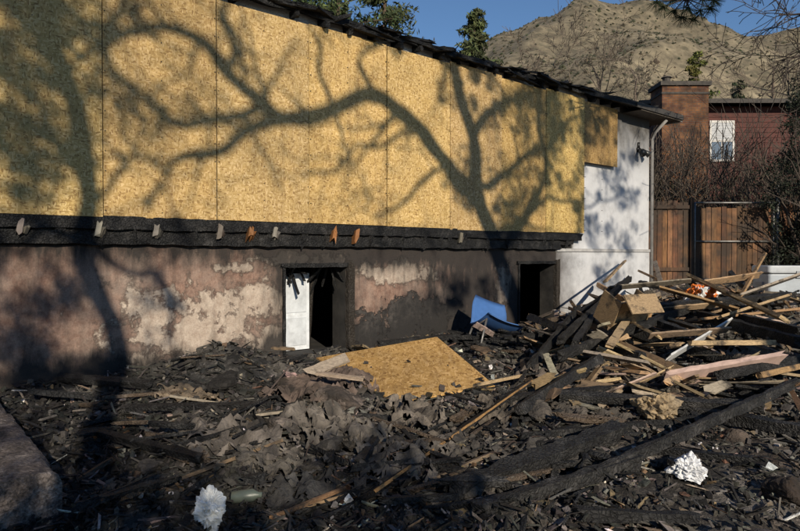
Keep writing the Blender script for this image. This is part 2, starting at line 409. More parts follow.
while s<10.4:
    b.beam((s,-.06,1.73+U(0,.03)),(s+U(-.02,.02),-.08,1.84+U(0,.08)),U(.04,.09),U(.03,.05),(0,0,0),.35); s+=U(.16,.6)
b.obj('charred_rim_joist',M_CHAR,house)
b=MB()
for x,c in((18,0),(95,0),(152,0),(215,1),(245,2),(270,0),(328,2),(350,2),(455,1)):
    s,z=sz(x,226)
    col=[(.24,.21,.17),(.13,.11,.09),(.26,.11,.04)][c]
    wd_=.06 if c!=2 else .14
    b.beam((s-.01,-.105,1.80),(s+.012,-.11,1.93),wd_,.05,vary(col),.16,step=.03); b.beam((s+.03,-.09,1.80),(s+.05,-.12,1.87),.04,.04,vary(tuple(k*.5 for k in col)),.2,step=.03)
b.obj('broken_joist_end',M_PAINT,house)
joints=[S0-.05,-1.44,-.22,1.0,2.23,3.46,4.70,5.98,7.22,8.42,9.62,10.80]
for k in range(len(joints)-1):
    a,c=joints[k]+.006,joints[k+1]-.006
    b=MB(); o=-.10-U(0,.016); t=vary((1,1,1),.11); t=(t[0],t[0]*U(.96,1.02),t[0]*U(.86,1.08))
    b.box(a,c,o,o+.014,1.995+U(-.012,.012),4.48+U(-.02,.02),t)
    b.obj('osb_sheet',M_OSB,house)
b=MB(); b.box(10.803,11.95,-.105,-.09,3.33,4.46,(.6,.55,.5)); b.obj('osb_sheet_short',M_OSB,house)  # tint darkened, the shadow on this end sheet is put into its colour
b=MB(); b.box(joints[0],10.8,-.082,.028,2.01,4.47,(.02,.02,.02)); b.box(10.81,11.93,-.088,-.002,3.34,4.45,(.02,.02,.02)); b.obj('furring',M_BLACK,house)
b=MB()
for q in joints[1:]:
    for e in(-.022,.022,.6):
        z=2.05
        while z<4.4:
            b.box(q+e-.004,q+e+.004,-.120,-.095,z-.004,z+.004,(.02,.02,.02)); z+=.2
b.obj('nail_heads',M_BLACK,house)
b=MB()
rz=4.55; slope=.26
def rz_at(y): return rz+ (y+.3)*slope
ridge=DEP/2
xsr=[S0-.3]+list(np.arange(S0,14.0,.12))+[14.0]
prev=None
for i in range(len(xsr)):
    x=xsr[i]; e=-.12-.10*mn.noise(Vector((x*1.7,0,5)))-.06*R()
    if x>10.5: e=e*(1-sstep(10.5,12,x))-.42*sstep(10.5,12,x)
    z0=rz_at(e)-.02+ (.05*mn.noise(Vector((x*2.3,3,1))) if x<11 else 0)
    ring=[(x,e,z0),(x,ridge,rz_at(ridge)),(x,ridge,rz_at(ridge)+.12),(x,e,z0+.07+(.03*R() if x<11.5 else .03))]
    bb=len(b.v); b.v+=ring
    if prev is not None:
        for k in range(4): b.f.append((prev+k,prev+(k+1)%4,bb+(k+1)%4,bb+k)); b.c.append((0,0,0)); b.m.append(0)
    else: b.f.append((bb,bb+1,bb+2,bb+3)); b.c.append((0,0,0)); b.m.append(0)
    prev=bb
b.f.append((prev+3,prev+2,prev+1,prev)); b.c.append((0,0,0)); b.m.append(0)
zr=rz_at(ridge)
b.add([(S0-.3,ridge,zr+.12),(14,ridge,zr+.12),(14,DEP+.5,zr-1.1),(S0-.3,DEP+.5,zr-1.1)],[(0,1,2,3)],(0,0,0))
s=-1
while s<13.2:
    l=U(.12,.8); z=4.58+U(-.03,.07)
    b.beam((s,-.15+U(-.1,.05),z),(s+l,-.15+U(-.1,.05),z+U(-.06,.08)),U(.04,.1),U(.02,.05),(0,0,0),.5); s+=U(.08,.3)
s=0
while s<12.0:
    if R()<.7: b.beam((s,.1,4.56),(s+U(-.03,.03),-.15-U(0,.06),4.52+U(-.03,.03)),.05,.09,(0,0,0),.25)
    s+=.41
b.obj('burned_roof',M_CHAR,house)
b=MB(); b.box(12.1,14.02,-.45,-.425,4.48,4.58,(.06,.055,.05)); b.box(12.3,14.0,-.42,0,4.455,4.47,(.10,.085,.07)); b.box(13.4,14.0,0,4,4.46,4.475,(.10,.085,.07)); b.box(13.96,14.03,-.42,.1,4.44,4.60,(.30,.28,.26))
b.obj('eave_fascia',M_PAINT,house)
b=MB(); b.box(S0,12.2,-.005,.028,4.47,4.62); b.obj('charred_top_plate',M_CHAR,house)
b=MB(); b.tube([(13.45,-.36,4.42),(13.44,-.12,4.2),(13.42,-.06,4.05),(13.42,-.06,.7)],[.032]*4,8,(.24,.23,.22)); b.obj('downspout',M_PAINT,house,True)
b=MB(); fs,fz=sz(637,150)
b.tube([(fs,-.001,fz),(fs,-.04,fz)],[.06,.05],12,(.02,.02,.02)); 
for d in(-1,1):
    b.tube([(fs,-.04,fz),(fs+.05*d,-.08,fz-.02)],[.015,.015],6); b.tube([(fs+.04*d,-.07,fz+.0),(fs+.08*d,-.12,fz-.05),(fs+.13*d,-.2,fz-.12)],[.03,.045,.075],10)
b.tube([(fs,-.02,fz+.03),(fs,-.02,fz+.15)],[.03,.03],8)
b.obj('floodlight',M_BLACK,house,True)

# ---------------- sun
EL=math.radians(22); hx,hy=.30,-.954
SD=Vector((hx*math.cos(EL),hy*math.cos(EL),math.sin(EL))).normalized()
sun=bpy.data.lights.new('sun','SUN'); sun.energy=4.9; sun.angle=math.radians(.5); sun.color=(1,.89,.72)
so=bpy.data.objects.new('sun',sun); bpy.context.scene.collection.objects.link(so)
so.rotation_euler=SD.to_track_quat('Z','Y').to_euler(); so.location=(0,-10,20)
wd=bpy.data.worlds.new('World'); bpy.context.scene.world=wd; wd.use_nodes=True
sk=wd.node_tree.nodes.new('ShaderNodeTexSky'); sk.sky_type='NISHITA'; sk.sun_disc=False
sk.sun_elevation=EL; sk.sun_rotation=math.atan2(SD.x,SD.y); sk.altitude=300; sk.air_density=1.0; sk.dust_density=0.0; sk.ozone_density=5.0
bg=wd.node_tree.nodes['Background']; bg.inputs[1].default_value=.095; wd.node_tree.links.new(sk.outputs[0],bg.inputs[0])

# ---------------- plants helpers
def grow(mb,p,d,ln,r,depth,col,spread=.6,nseg=5,up=.05,kids=4,minr=.004,seg=5,tips=None):
    pts=[p]; rad=[r]; q=Vector(p); d=Vector(d).normalized()
    for i in range(nseg):
        d=(d+Vector((U(-1,1),U(-1,1),U(-1,1)))*.22+Vector((0,0,up))).normalized()
        q=q+d*(ln/nseg); pts.append(q.copy()); rad.append(max(minr,r*(1-.75*(i+1)/nseg)))
    mb.tube(pts,rad,seg,vary(col,.15),0,False)
    if depth>0:
        for k in range(kids):
            i=random.randint(1,nseg); t=(pts[i]-pts[i-1]).normalized()
            dd=(t+Vector((U(-1,1),U(-1,1),U(-1,1))).normalized()*spread*1.4).normalized()
            grow(mb,pts[i],dd,ln*U(.4,.7),max(minr,rad[i]*.7),depth-1,col,spread,max(3,nseg-1),up,kids,minr,max(3,seg-1),tips)
    elif tips is not None: tips.append(pts[-1])
def leaves(mb,c,rad,n,size,col,mi=0,flat=1.0):
    for _ in range(n):
        while True:
            v=Vector((U(-1,1),U(-1,1),U(-1,1)))
            if v.length<1: break
        p=c+Vector((v.x*rad,v.y*rad,v.z*rad*flat)); a=Vector((U(-1,1),U(-1,1),U(-1,1))).normalized(); b_=a.cross(Vector((U(-1,1),U(-1,1),U(-1,1)))).normalized()
        l=size*U(.6,1.4); w_=l*.28
        mb.add([p-a*l-b_*w_*.3,p-b_*w_,p+a*l,p+b_*w_],[(0,1,2,3)],vary(col,.35),mi)

LT=13.0
def lift(x,y,L=None): return wall(x,y)+SD*(LT if L is None else L)
oak=MB(); BK=(.09,.07,.055)
def spline(pts,sub=4):
    P=[Vector(p) for p in pts]; P=[P[0]*2-P[1]]+P+[P[-1]*2-P[-2]]; o=[]
    for i in range(1,len(P)-2):
        for k in range(sub):
            t=k/sub; a,b_,c,d=P[i-1],P[i],P[i+1],P[i+2]
            o.append(.5*((2*b_)+(c-a)*t+(2*a-5*b_+4*c-d)*t*t+(3*b_-a-3*c+d)*t**3))
    o.append(P[-2]); return o
def branch(pix,r0,r1,dL0=0,dL1=0,twigs=5,tl=1.0):
    n=len(pix); pts=spline([lift(x,y,LT+dL0+(dL1-dL0)*i/(n-1)) for i,(x,y) in enumerate(pix)],5)
    m=len(pts)
    for i in range(1,m-1):
        pts[i]=pts[i]+Vector((mn.noise(pts[i]*1.9),mn.noise(pts[i]*1.9+Vector((7,0,0))),mn.noise(pts[i]*1.9+Vector((0,9,0)))))*.11
    rad=[(r0+(r1-r0)*(i/(m-1))**.8)*(1+.25*mn.noise(pts[i]*2.5)) for i in range(m)]
    oak.tube(pts,rad,9,BK)
    for k in range(twigs):
        i=random.randint(2,m-1); t=(pts[i]-pts[i-1]).normalized()
        dd=(t*.7+Vector((U(-1,1),U(-1,1),U(-.8,1.0))).normalized()).normalized()
        grow(oak,pts[i],dd,tl*U(.5,1.2),rad[i]*.42,2,BK,.7,5,.0,3,.007,5)
def trunkline(pix,r0,r1,lean,seg=12):
    top=[lift(x,y) for x,y in pix]; t0=top[0]
    base=[(t0.x+lean,t0.y-.2,-.1),(t0.x+lean*.8,t0.y-.1,t0.z*.3),(t0.x+lean*.35,t0.y,t0.z*.7)]
    pts=spline(base+top,5); m=len(pts)
    for i in range(m): pts[i]=pts[i]+Vector((mn.noise(pts[i]*.9),0,0))*.12
    oak.tube(pts,[(r0+(r1-r0)*i/(m-1))*(1+.2*mn.noise(pts[i]*1.8)) for i in range(m)],seg,BK)
trunkline([(525,330),(508,280),(488,235),(472,190),(470,140),(452,85),(448,30),(468,-50)],.24,.08,.9)
branch([(478,205),(445,170),(410,128),(372,104),(335,112),(300,127),(262,112),(228,84),(204,52),(165,38),(130,44),(104,62)],.145,.05,0,.8,16,1.2)
branch([(300,127),(262,130),(228,148),(190,158),(165,180),(148,212)],.085,.035,.4,-.3,9,.9)
branch([(262,112),(236,122),(200,128),(165,122),(135,100),(112,70),(98,30)],.07,.03,.5,.9,9,1.0)
branch([(228,84),(236,50),(222,20),(224,-20)],.055,.03,.6,1,6,.9)
branch([(372,104),(360,70),(376,40),(362,5),(370,-30)],.05,.02,.2,.8,6,1)
branch([(335,112),(318,80),(320,50),(300,20),(296,-10)],.045,.02,.3,.2,7,.9)
branch([(410,128),(380,150),(352,152),(330,175),(300,184)],.045,.018,.1,-.4,5,.8)
branch([(445,168),(420,185),(400,208),(372,222)],.05,.02,0,-.6,5,.8)
branch([(470,140),(505,105),(528,98),(556,66),(590,60)],.09,.03,0,.8,12,1.3)
branch([(476,190),(508,172),(542,150),(568,124),(610,110)],.08,.03,0,-.5,12,1.2)
branch([(490,240),(525,215),(550,200),(590,205),(630,190)],.06,.025,0,-.5,9,1.1)
branch([(460,90),(440,70),(425,40),(430,0)],.06,.03,0,.5,8,1.1)
branch([(500,250),(540,180),(535,120),(545,60)],.09,.05,0,.5,8,1.1)
branch([(165,180),(150,165),(120,160),(95,175)],.035,.015,0,.3,4,.7)
branch([(204,52),(190,80),(160,95),(150,130)],.03,.015,.3,.3,5,.7)
def clump(x,y,n,rr,k=60):
    for _ in range(n):
        p=lift(x+U(-1,1)*rr,y+U(-1,1)*rr,LT+U(-1,1)); leaves(oak,p,U(.10,.28),k,.05,(.06,.08,.03),1,.7)
for (x,y,n,rr) in((500,95,26,32),(530,130,28,30),(575,105,34,30),(600,125,30,22),(480,160,14,26),(520,190,24,28),(560,190,18,22),(610,180,10,16),(632,200,10,12),(590,230,14,18),(620,240,9,14),(440,100,5,20),(395,60,3,15),(545,80,26,26),(610,270,10,16),(510,225,12,20),(455,200,6,18),(470,60,8,20),(630,160,6,8),(560,140,18,24),(450,290,10,16),(490,290,8,14)):
    clump(x,y,n,rr)
oak.obj('oak_tree',[M_BARK,M_LEAF],None,True)
oak=MB(); BK=(.1,.07,.05); LT=11.5
trunkline([(112,345),(100,300),(88,255),(94,210),(84,160),(78,110),(62,60),(60,10),(48,-60)],.13,.07,.5,10)
branch([(88,240),(120,262),(160,280),(175,310),(165,345)],.05,.02,0,-.8,5,.7)
branch([(86,190),(60,150),(30,130),(0,120)],.06,.02,0,.5,7,.9)
branch([(72,90),(45,60),(20,20),(0,-10)],.06,.02,0,.5,8,.9)
branch([(92,210),(110,180),(130,150),(150,100)],.04,.015,0,.5,6,.8)
branch([(72,90),(100,50),(120,10),(130,-30)],.05,.02,0,.5,6,.9)
branch([(88,250),(50,235),(20,250),(-10,240)],.05,.02,0,.5,7,.8)
for (x,y,n,rr) in((25,30,18,26),(70,30,14,26),(40,90,16,28),(15,150,14,20),(60,160,12,26),(110,110,5,24),(25,200,12,22),(140,20,6,20),(20,330,20,30),(60,290,10,24),(40,375,20,24),(100,375,8,18),(170,290,4,14),(-40,100,14,40),(-30,250,12,40),(5,60,10,20)):
    clump(x,y,n,rr,45)
oak.obj('pine_tree',[M_BARK,M_LEAF],None,True)

def bush(name,X,Y,r,h,n=5000,col=(.04,.055,.03)):
    b=MB()
    for k in range(7): grow(b,Vector((X+U(-.2,.2),Y+U(-.2,.2),0)),(U(-.5,.5),U(-.5,.5),1),h*.7,.05,2,(.08,.06,.05),.5,5,.1,3)
    cs=[(Vector((X+U(-1,1)*r*.7,Y+U(-1,1)*r*.7,U(.3,h*.88))),U(.3,.55)*r) for _ in range(20)]
    for c,rr in cs: leaves(b,c,rr,n//20,.06,col,1)
    b.obj(name,[M_BARK,M_LEAF])
bush('added_shade_bush',-.9,-3.8,1.1,4.3,6500); bush('added_shade_bush',.7,-4.2,1.1,4.5,6500); bush('added_shade_bush',2.0,-4.9,1.1,4.2,6000); bush('added_shade_bush',3.5,-5.4,.8,3.3,3000); bush('added_shade_bush',-2.6,-3.6,1.1,4.0); bush('added_shade_bush',1.4,-2.8,.7,3.0,3000); bush('added_shade_bush',.1,-2.9,.8,3.2,4000)  # unseen bushes added behind the camera to shade the left ground

def conifer(name,X,Y,z0,h,r,n=7000,col=(.05,.075,.03),leaf=.13,dens=1.0,start=.3):
    b=MB(); b.tube([(X,Y,z0-1),(X,Y,z0+h*.5),(X,Y,z0+h)],[.16,.1,.02],7,(.1,.07,.05))
    nb=int(60*dens); per=n//nb
    for k in range(nb):
        t=(k+R())/nb; z=z0+h*(start+(1-start)*t); rr=r*(1-t)**.75*U(.55,1.15)+.12
        a=U(0,6.28); d=Vector((math.cos(a),math.sin(a),U(-.15,.25)))
        e=Vector((X,Y,z))+d*rr
        b.tube([(X,Y,z),tuple((Vector((X,Y,z))+e)/2+Vector((0,0,.05))),tuple(e)],[.04,.025,.008],4,(.09,.065,.045),0,False)
        cc=vary(col,.35)
        for j in range(4):
            q=(.35+.7*j/3.0); c=Vector((X,Y,z))+d*rr*q
            leaves(b,c,rr*.22+.16,per//4,leaf,cc,1,.6)
    return b.obj(name,[M_BARK,M_LEAF])
conifer('conifer_tree',-2.2,24,1,14.2,2.5,9000,(.07,.095,.035),.11,start=.5)
conifer('conifer_tree',-.6,26,1,14.2,2.1,9000,(.085,.10,.04),.11,start=.5)
conifer('conifer_tree',-4,27,1,14.5,2.6,5000)
conifer('conifer_tree',3.0,27,1,10.4,1.5,6500,(.075,.085,.035),.11,start=.5)
conifer('conifer_tree',19.0,43,1,13.6,2.4,7000,(.12,.13,.035),.16)
conifer('conifer_tree',22.3,44,1,12.0,1.8,3500,(.06,.07,.035),.16)
conifer('conifer_tree',25.8,42,1,11.4,1.8,3500,(.05,.055,.03),.16)
b=MB()
for k in range(6): grow(b,Vector((9.95+U(-.2,.2),16.2+U(-.2,.2),.9)),(U(-.3,.3),U(-.3,.3),1),3.2,.06,2,(.07,.055,.045),.5,5,.1,3)
for k in range(130):
    z=U(1.2,5.9); rr=1.3*(1-max(0,(z-3.6))/2.9)
    a=U(0,6.28); leaves(b,Vector((10.0+math.cos(a)*rr*R(),16.2+math.sin(a)*rr*R(),z)),U(.2,.38),110,.055,(.018,.023,.014),1)
b.obj('juniper_tree',[M_BARK,M_LEAF])
for (x,y,Y,h) in((520,75,33,4.6),(545,68,35,5.6),(575,75,34,5.6),(600,70,36,6.4),(632,88,34,5.2),(655,98,38,6),(770,75,38,7.5),(800,70,34,7)):
    b=MB(); p=at(x,y,Y); z0=p.z-h*.55
    grow(b,Vector((p.x,Y,z0)),(U(-.2,.2),0,1),h*.62,.13,4,(.13,.105,.08),.65,5,.06,4,.012,4)
    b.tube([(p.x,Y,-1),(p.x,Y,z0+.05)],[.17,.13],6,(.12,.1,.08))
    b.obj('bare_tree',M_BARK)
b=MB()
for k in range(170):
    X=U(6.2,14.5); Y=U(18.2,23.5); z=H(X,Y)
    grow(b,Vector((X,Y,z)),(U(-.4,.4),U(-.3,.3),1),U(1.6,2.6),.03,2,(.075,.06,.048),.5,4,.1,4,.009,3)
    if R()<.5: leaves(b,Vector((X,Y,z+U(.5,1.8))),.5,90,.06,(.04,.038,.022),1)
b.obj('dry_brush',[M_BARK,M_LEAF])
b=MB(); b.tube([(9.6,10.0,.5),(9.5,10.0,4),(9.4,10.1,9)],[.22,.18,.12],10,(.12,.085,.06))
def tuft(p,n=90,l=.17):
    for _ in range(n):
        d=Vector((U(-1,1),U(-1,1),U(-1,.5))).normalized(); q=d.cross(Vector((U(-1,1),U(-1,1),U(-1,1)))).normalized()*.004
        b.add([p-q,p+q,p+d*l+q*.4,p+d*l-q*.4],[(0,1,2,3)],vary((.04,.055,.022),.3),1)
e=at(684,8,10); 
limb=spline([(9.4,10.1,7.2),(7.5,10.1,6.6),(5.8,10,5.9),(e.x+.25,10,e.z+.28),(e.x,10,e.z)],5); b.tube(limb,[.07-.06*i/(len(limb)-1) for i in range(len(limb))],7,(.09,.065,.05))
for (x,y) in((686,9),(672,12),(698,12),(662,8),(708,9),(680,18),(692,20),(670,2),(700,0),(655,3),(712,2)):
    p=at(x,y,10+U(-.2,.2)); b.tube([tuple(e+Vector((0,0,.12))),tuple(p)],[.012,.006],4,(.09,.065,.05)); tuft(p)
b.obj('pine_tree',[M_BARK,M_LEAF])
b=MB(); b.tube([(8.9,12.2,.6),(8.8,12.2,4),(8.6,12.2,8)],[.16,.13,.1],9,(.1,.08,.065))
for (z,dx) in((5.4,-.9),(5.8,-1),(6.4,-1),(6.0,-.8),(6.2,-1)):
    grow(b,Vector((8.75,12.2,z)),(dx,U(-.2,.2),.05),1.9,.045,3,(.05,.04,.033),.6,6,-.03,4,.007,5)
b.obj('bare_tree',M_BARK)

# ---------------- hills
def interp(x,t):
    for (a,ya),(c,yc) in zip(t,t[1:]):
        if x<=c:
            k=(x-a)/(c-a); k=k*k*(3-2*k) ; return ya+(yc-ya)*max(0,k)
    return t[-1][1]
def hill(name,table,Yr,Y0,Y1,x0,x1,nx_,ny_,amp):
    b=MB()
    for j in range(ny_+1):
        Y=Y0+(Y1-Y0)*j/ny_
        for i in range(nx_+1):
            x=x0+(x1-x0)*i/nx_; u=(x-400)/F; X=u*Y
            hh=(HZ-interp(x,table))/F*Yr
            pr=sstep(Y0,Yr,Y)**.8 if Y<Yr else 1-.6*sstep(Yr,Y1,Y)
            v=Vector((X,Y,0))
            gl=abs(mn.noise(v*.012+Vector((3,1,0))))*amp*1.6+mn.noise(v*.03)*amp*.4+mn.noise(v*.09)*amp*.12
            edge=pr*(1-.75*sstep(.85,1.0,pr))
            b.v.append((X,Y,-2+(hh+2+EYE)*pr-gl*edge*1.2))
    for j in range(ny_):
        for i in range(nx_):
            a=j*(nx_+1)+i; b.f.append((a,a+1,a+nx_+2,a+nx_+1)); b.c.append((1,1,1)); b.m.append(0)
    b.obj(name,M_HILL,None,True); return b.v
T1=[(-900,150),(100,150),(380,100),(470,64),(505,46),(545,31),(590,18),(640,14),(680,24),(712,37),(745,50),(775,58),(860,66),(1300,90),(2200,150)]
T2=[(400,150),(650,70),(720,46),(760,38),(800,30),(850,16),(950,10),(1300,60),(2200,150)]
hn=340
hv=hill('hill',T1,430,110,700,-800,2100,hn,90,16)
hill('hill',T2,800,500,1200,350,2100,180,50,20)
b=MB()
for k in range(20000):
    j=random.randint(6,55); i=random.randint(125,235)
    a=Vector(hv[j*(hn+1)+i]); c=Vector(hv[(j+1)*(hn+1)+i+1]); p=a.lerp(c,R()); q=Vector(hv[j*(hn+1)+i+1]); p=p.lerp(q,R()*.5)
    if mn.noise(p*.02)<U(-.5,.25): continue
    r=U(.3,.9)*(1.8 if R()<.08 else 1); p.z+=r*.2
    vs=[p+Vector((r*U(.7,1.2),0,0)),p+Vector((0,r*U(.7,1.2),0)),p-Vector((r*U(.7,1.2),0,0)),p-Vector((0,r*U(.7,1.2),0)),p+Vector((0,0,r*U(.6,1.0))),p-Vector((0,0,r))]
    b.add(vs,[(0,1,4),(1,2,4),(2,3,4),(3,0,4),(1,0,5),(2,1,5),(3,2,5),(0,3,5)],vary(random.choice([(.085,.078,.05),(.12,.10,.065),(.06,.065,.038)]),.3))
b.obj('hillside_shrubs',M_LEAF)

# ---------------- neighbour house
nh=empty('red_house')
Yh=25.0
def hx_(x): return (x-400)/F*Yh
def hz_(y,Y=Yh): return EYE+(HZ-y)/F*Y
b=MB(); x0=hx_(690); 
b.box(x0,x0+12,Yh,Yh+8,1.5,7.15)
b.obj('walls',M_REDH,nh)
b=MB()
z=2.0
while z<7.0: b.box(x0-.01,x0+12.01,Yh-.022,Yh-.001,z,z+.15,(1,1,1)); z+=.19
b.obj('siding_boards',M_REDH,nh)
b=MB(); wx0,wx1=hx_(710),hx_(731); wz0,wz1=hz_(160),hz_(123)
fr=.07
b.box(wx0-fr,wx0,Yh-.06,Yh-.023,wz0-fr,wz1+fr,(.6,.58,.55)); b.box(wx1,wx1+fr,Yh-.06,Yh-.023,wz0-fr,wz1+fr,(.6,.58,.55))
b.box(wx0,wx1,Yh-.06,Yh-.023,wz1,wz1+fr,(.6,.58,.55)); b.box(wx0,wx1,Yh-.08,Yh-.023,wz0-fr,wz0,(.6,.58,.55))
b.box(wx0,wx1,Yh-.055,Yh-.023,(wz0+wz1)/2-.03,(wz0+wz1)/2+.03,(.6,.58,.55))
b.box(wx0+.37,wx0+.40,Yh-.053,Yh-.03,wz0,(wz0+wz1)/2-.03,(.6,.58,.55))
z=(wz0+wz1)/2+.04
while z<wz1-.03: b.box(wx0+.01,wx1-.01,Yh-.045,Yh-.038,z,z+.04,(.6,.6,.6)); z+=.055
b.obj('window_frame',M_PAINT,nh)
b=MB(); b.box(wx0,wx1,Yh-.035,Yh-.024,wz0,wz1); b.obj('window_glass',M_GLASS,nh)
b=MB(); ez=7.15
b.add([(x0-.5,Yh-.6,ez),(x0+12.5,Yh-.6,ez),(x0+12.5,Yh+4,ez+1.0),(x0-.5,Yh+4,ez+1.0),(x0-.5,Yh-.6,ez+.16),(x0+12.5,Yh-.6,ez+.16),(x0+12.5,Yh+4,ez+1.16),(x0-.5,Yh+4,ez+1.16)],[(0,3,2,1),(4,5,6,7),(0,1,5,4),(1,2,6,5),(2,3,7,6),(3,0,4,7)])
b.add([(x0-.5,Yh+4,ez+1.16),(x0+12.5,Yh+4,ez+1.16),(x0+12.5,Yh+8.6,ez),(x0-.5,Yh+8.6,ez)],[(0,1,2,3)])
b.obj('roof',M_SHING,nh)
b=MB(); cx0,cx1=hx_(659)*.98,hx_(705)*.98; Yc=24.3
b.box(cx0,cx1,Yc,Yc+1.1,1.5,7.75); b.obj('chimney',M_CHIM,nh)
b=MB(); b.box(cx0-.08,cx1+.08,Yc-.08,Yc+1.18,7.751,7.90); b.box(cx0-.03,cx1+.03,Yc-.03,Yc+1.12,7.45,7.52)
b.tube([(cx0+.35,Yc+.5,7.9),(cx0+.35,Yc+.5,8.15)],[.14,.14],10); b.tube([(cx0+.35,Yc+.5,8.15),(cx0+.35,Yc+.5,8.2)],[.2,.16],10)
b.obj('chimney_cap',M_SHING,nh)
b=MB(); b.box(cx0-1.3,cx0-.01,Yc+.5,Yc+4,1.5,5.6); b.obj('side_wing',M_REDH,nh)

# ---------------- fence and gate
Yf=16.7
def fx(x): return (x-400)/F*Yf
fen=empty('wooden_fence')
zt=EYE+(HZ-203)/F*Yf; zb=H(fx(700),Yf)
def boards(b,xa,xb,zt,Yq,wd_=.13):
    x=xa
    while x<xb-.02:
        c=vary(random.choice([(.15,.07,.03),(.10,.048,.022),(.20,.10,.045)]),.3)
        w2=min(wd_,xb-x); z1=zt+U(-.04,.02); o=U(-.012,.012)
        b.box(x+.006,x+w2-.006,Yq-.011+o,Yq+.011+o,.7,z1,c); x+=w2
b=MB(); boards(b,fx(636),fx(689),zt+.05,Yf); boards(b,fx(776),fx(900),zt,Yf)
b.box(fx(636),fx(688),Yf-.07,Yf-.025,zt-.15,zt-.06,(.12,.06,.03)); b.box(fx(636),fx(688),Yf-.07,Yf-.025,1.2,1.29,(.12,.06,.03))
b.box(fx(689),fx(692),Yf-.08,Yf+.02,.6,zt+.12,(.10,.05,.025))
b.obj('boards',M_FENCE,fen)
gate=empty('fence_gate'); b=MB(); boards(b,fx(695),fx(771),zt-.10,Yf); b.obj('boards',M_FENCE,gate)
b=MB(); zg=zb+.08
for X in(fx(693.5),fx(772)): b.tube([(X,Yf-.06,zg),(X,Yf-.06,zt+.02)],[.026]*2,8)
for z in(zg,zg+.95,zt+.0): b.tube([(fx(693.5),Yf-.06,z),(fx(772),Yf-.06,z)],[.024]*2,8)
b.tube([(fx(776),Yf-.06,.6),(fx(776),Yf-.06,zt+.4)],[.04]*2,10); b.tube([(fx(776),Yf-.06,zt+.4),(fx(776),Yf-.06,zt+.44)],[.05,.02],10)
for z in(zg+.2,zt-.2): b.box(fx(772.5),fx(776),Yf-.09,Yf-.03,z,z+.05)
b.obj('pipe_frame',M_METAL,gate,True)

# ---------------- concrete retaining wall lower-left
b=MB()
def cw(x,y,z): 
    Y=(EYE-z)*F/(y-HZ); return ((x-400)/F*Y,Y)
zc=.44
A=cw(61,471,zc); B_=cw(12,413,zc)
P0=Vector((A[0],A[1],0)); P1=Vector((B_[0],B_[1],0)); dr=(P1-P0).normalized(); nr=Vector((-dr.y,dr.x,0))
if nr.x>0: nr=-nr
Pf=P1+dr*2.0; n=110; wdt=.36; rows=[]
for i in range(n+1):
    p=P0+(Pf-P0)*(i/n)
    def j(k): return .014*mn.noise(Vector((i*.2,k*3.3,2)))+.008*mn.noise(Vector((i*.7,k*5.3,4)))
    chip=.09*max(0,mn.noise(p*4+Vector((5,5,5)))); chip2=.07*max(0,mn.noise(p*5+Vector((1,8,5))))
    prof=[(0,-.1),(.0,.08),(0,.2),(0,zc-.06-chip),(.015+chip,zc-.022),(.045+chip*1.2,zc),(wdt*.3,zc+.004),(wdt*.5,zc+.004),(wdt*.75,zc+.003),(wdt-.04-chip2,zc),(wdt,zc-.04-chip2),(wdt,-.1)]
    rows.append([p+nr*(a+j(q))+Vector((0,0,z+j(q+20)))+(dr*(.03*mn.noise(Vector((q*1.3,2,2)))) if i==0 else Vector((0,0,0))) for q,(a,z) in enumerate(prof)])
vs=[q for r in rows for q in r]; k=len(prof)
fs=[(i*k+q,i*k+q+1,(i+1)*k+q+1,(i+1)*k+q) for i in range(n) for q in range(k-1)]+[tuple(range(k)),tuple(n*k+q for q in range(k))[::-1]]
b.add(vs,fs); b.obj('concrete_retaining_wall',M_CONC)

# ---------------- debris helpers
def gp(x,y,dz=0):
    Y=3.0
    while Y<17:
        X=(x-400)/F*Y; z=EYE+(HZ-y)/F*Y
        if z<=H(X,Y)+dz: break
        Y+=.03
    return Vector((X,Y,H(X,Y)+dz))
def rdir():
    while True:
        v=Vector((U(-1,1),U(-1,1),U(-1,1)))
        if .1<v.length<1: return v.normalized()
def rock(b,c,sx,sy,s3,col,col2=None,planes=13,amp=.05,sub=16,lo=.6,pinch=0):
    M=Matrix.Rotation(U(0,6.28),3,'Z')@Matrix.Rotation(U(-.3,.3),3,'X'); sd=Vector((R()*50,R()*50,R()*50)); vs=[]; fs=[]; cs=[]
    pl=[(rdir(),U(lo,1)) for _ in range(planes)]
    nu,nv=sub*2,sub
    for j in range(nv+1):
        for i in range(nu):
            th=math.pi*j/nv; ph=2*math.pi*i/nu
            d=Vector((math.sin(th)*math.cos(ph),math.sin(th)*math.sin(ph),math.cos(th)))
            r=1.25
            for n_,h in pl:
                k=d.dot(n_)
                if k>.01: r=min(r,h/k)
            r+=amp*mn.noise(d*4+sd)+amp*.6*mn.noise(d*10+sd)
            if pinch: r-=pinch*(1-min(1,abs(mn.noise(d*2.6+sd))*6))
            vs.append(c+M@Vector((d.x*sx*r,d.y*sy*r,d.z*s3*r)))
    for j in range(nv):
        for i in range(nu):
            i2=(i+1)%nu; fs.append((j*nu+i,(j+1)*nu+i,(j+1)*nu+i2,j*nu+i2))
            m_=mn.noise(vs[j*nu+i]*7+sd); cs.append(col if (col2 is None or m_<.02) else col2)
    b.add(vs,fs,cs)
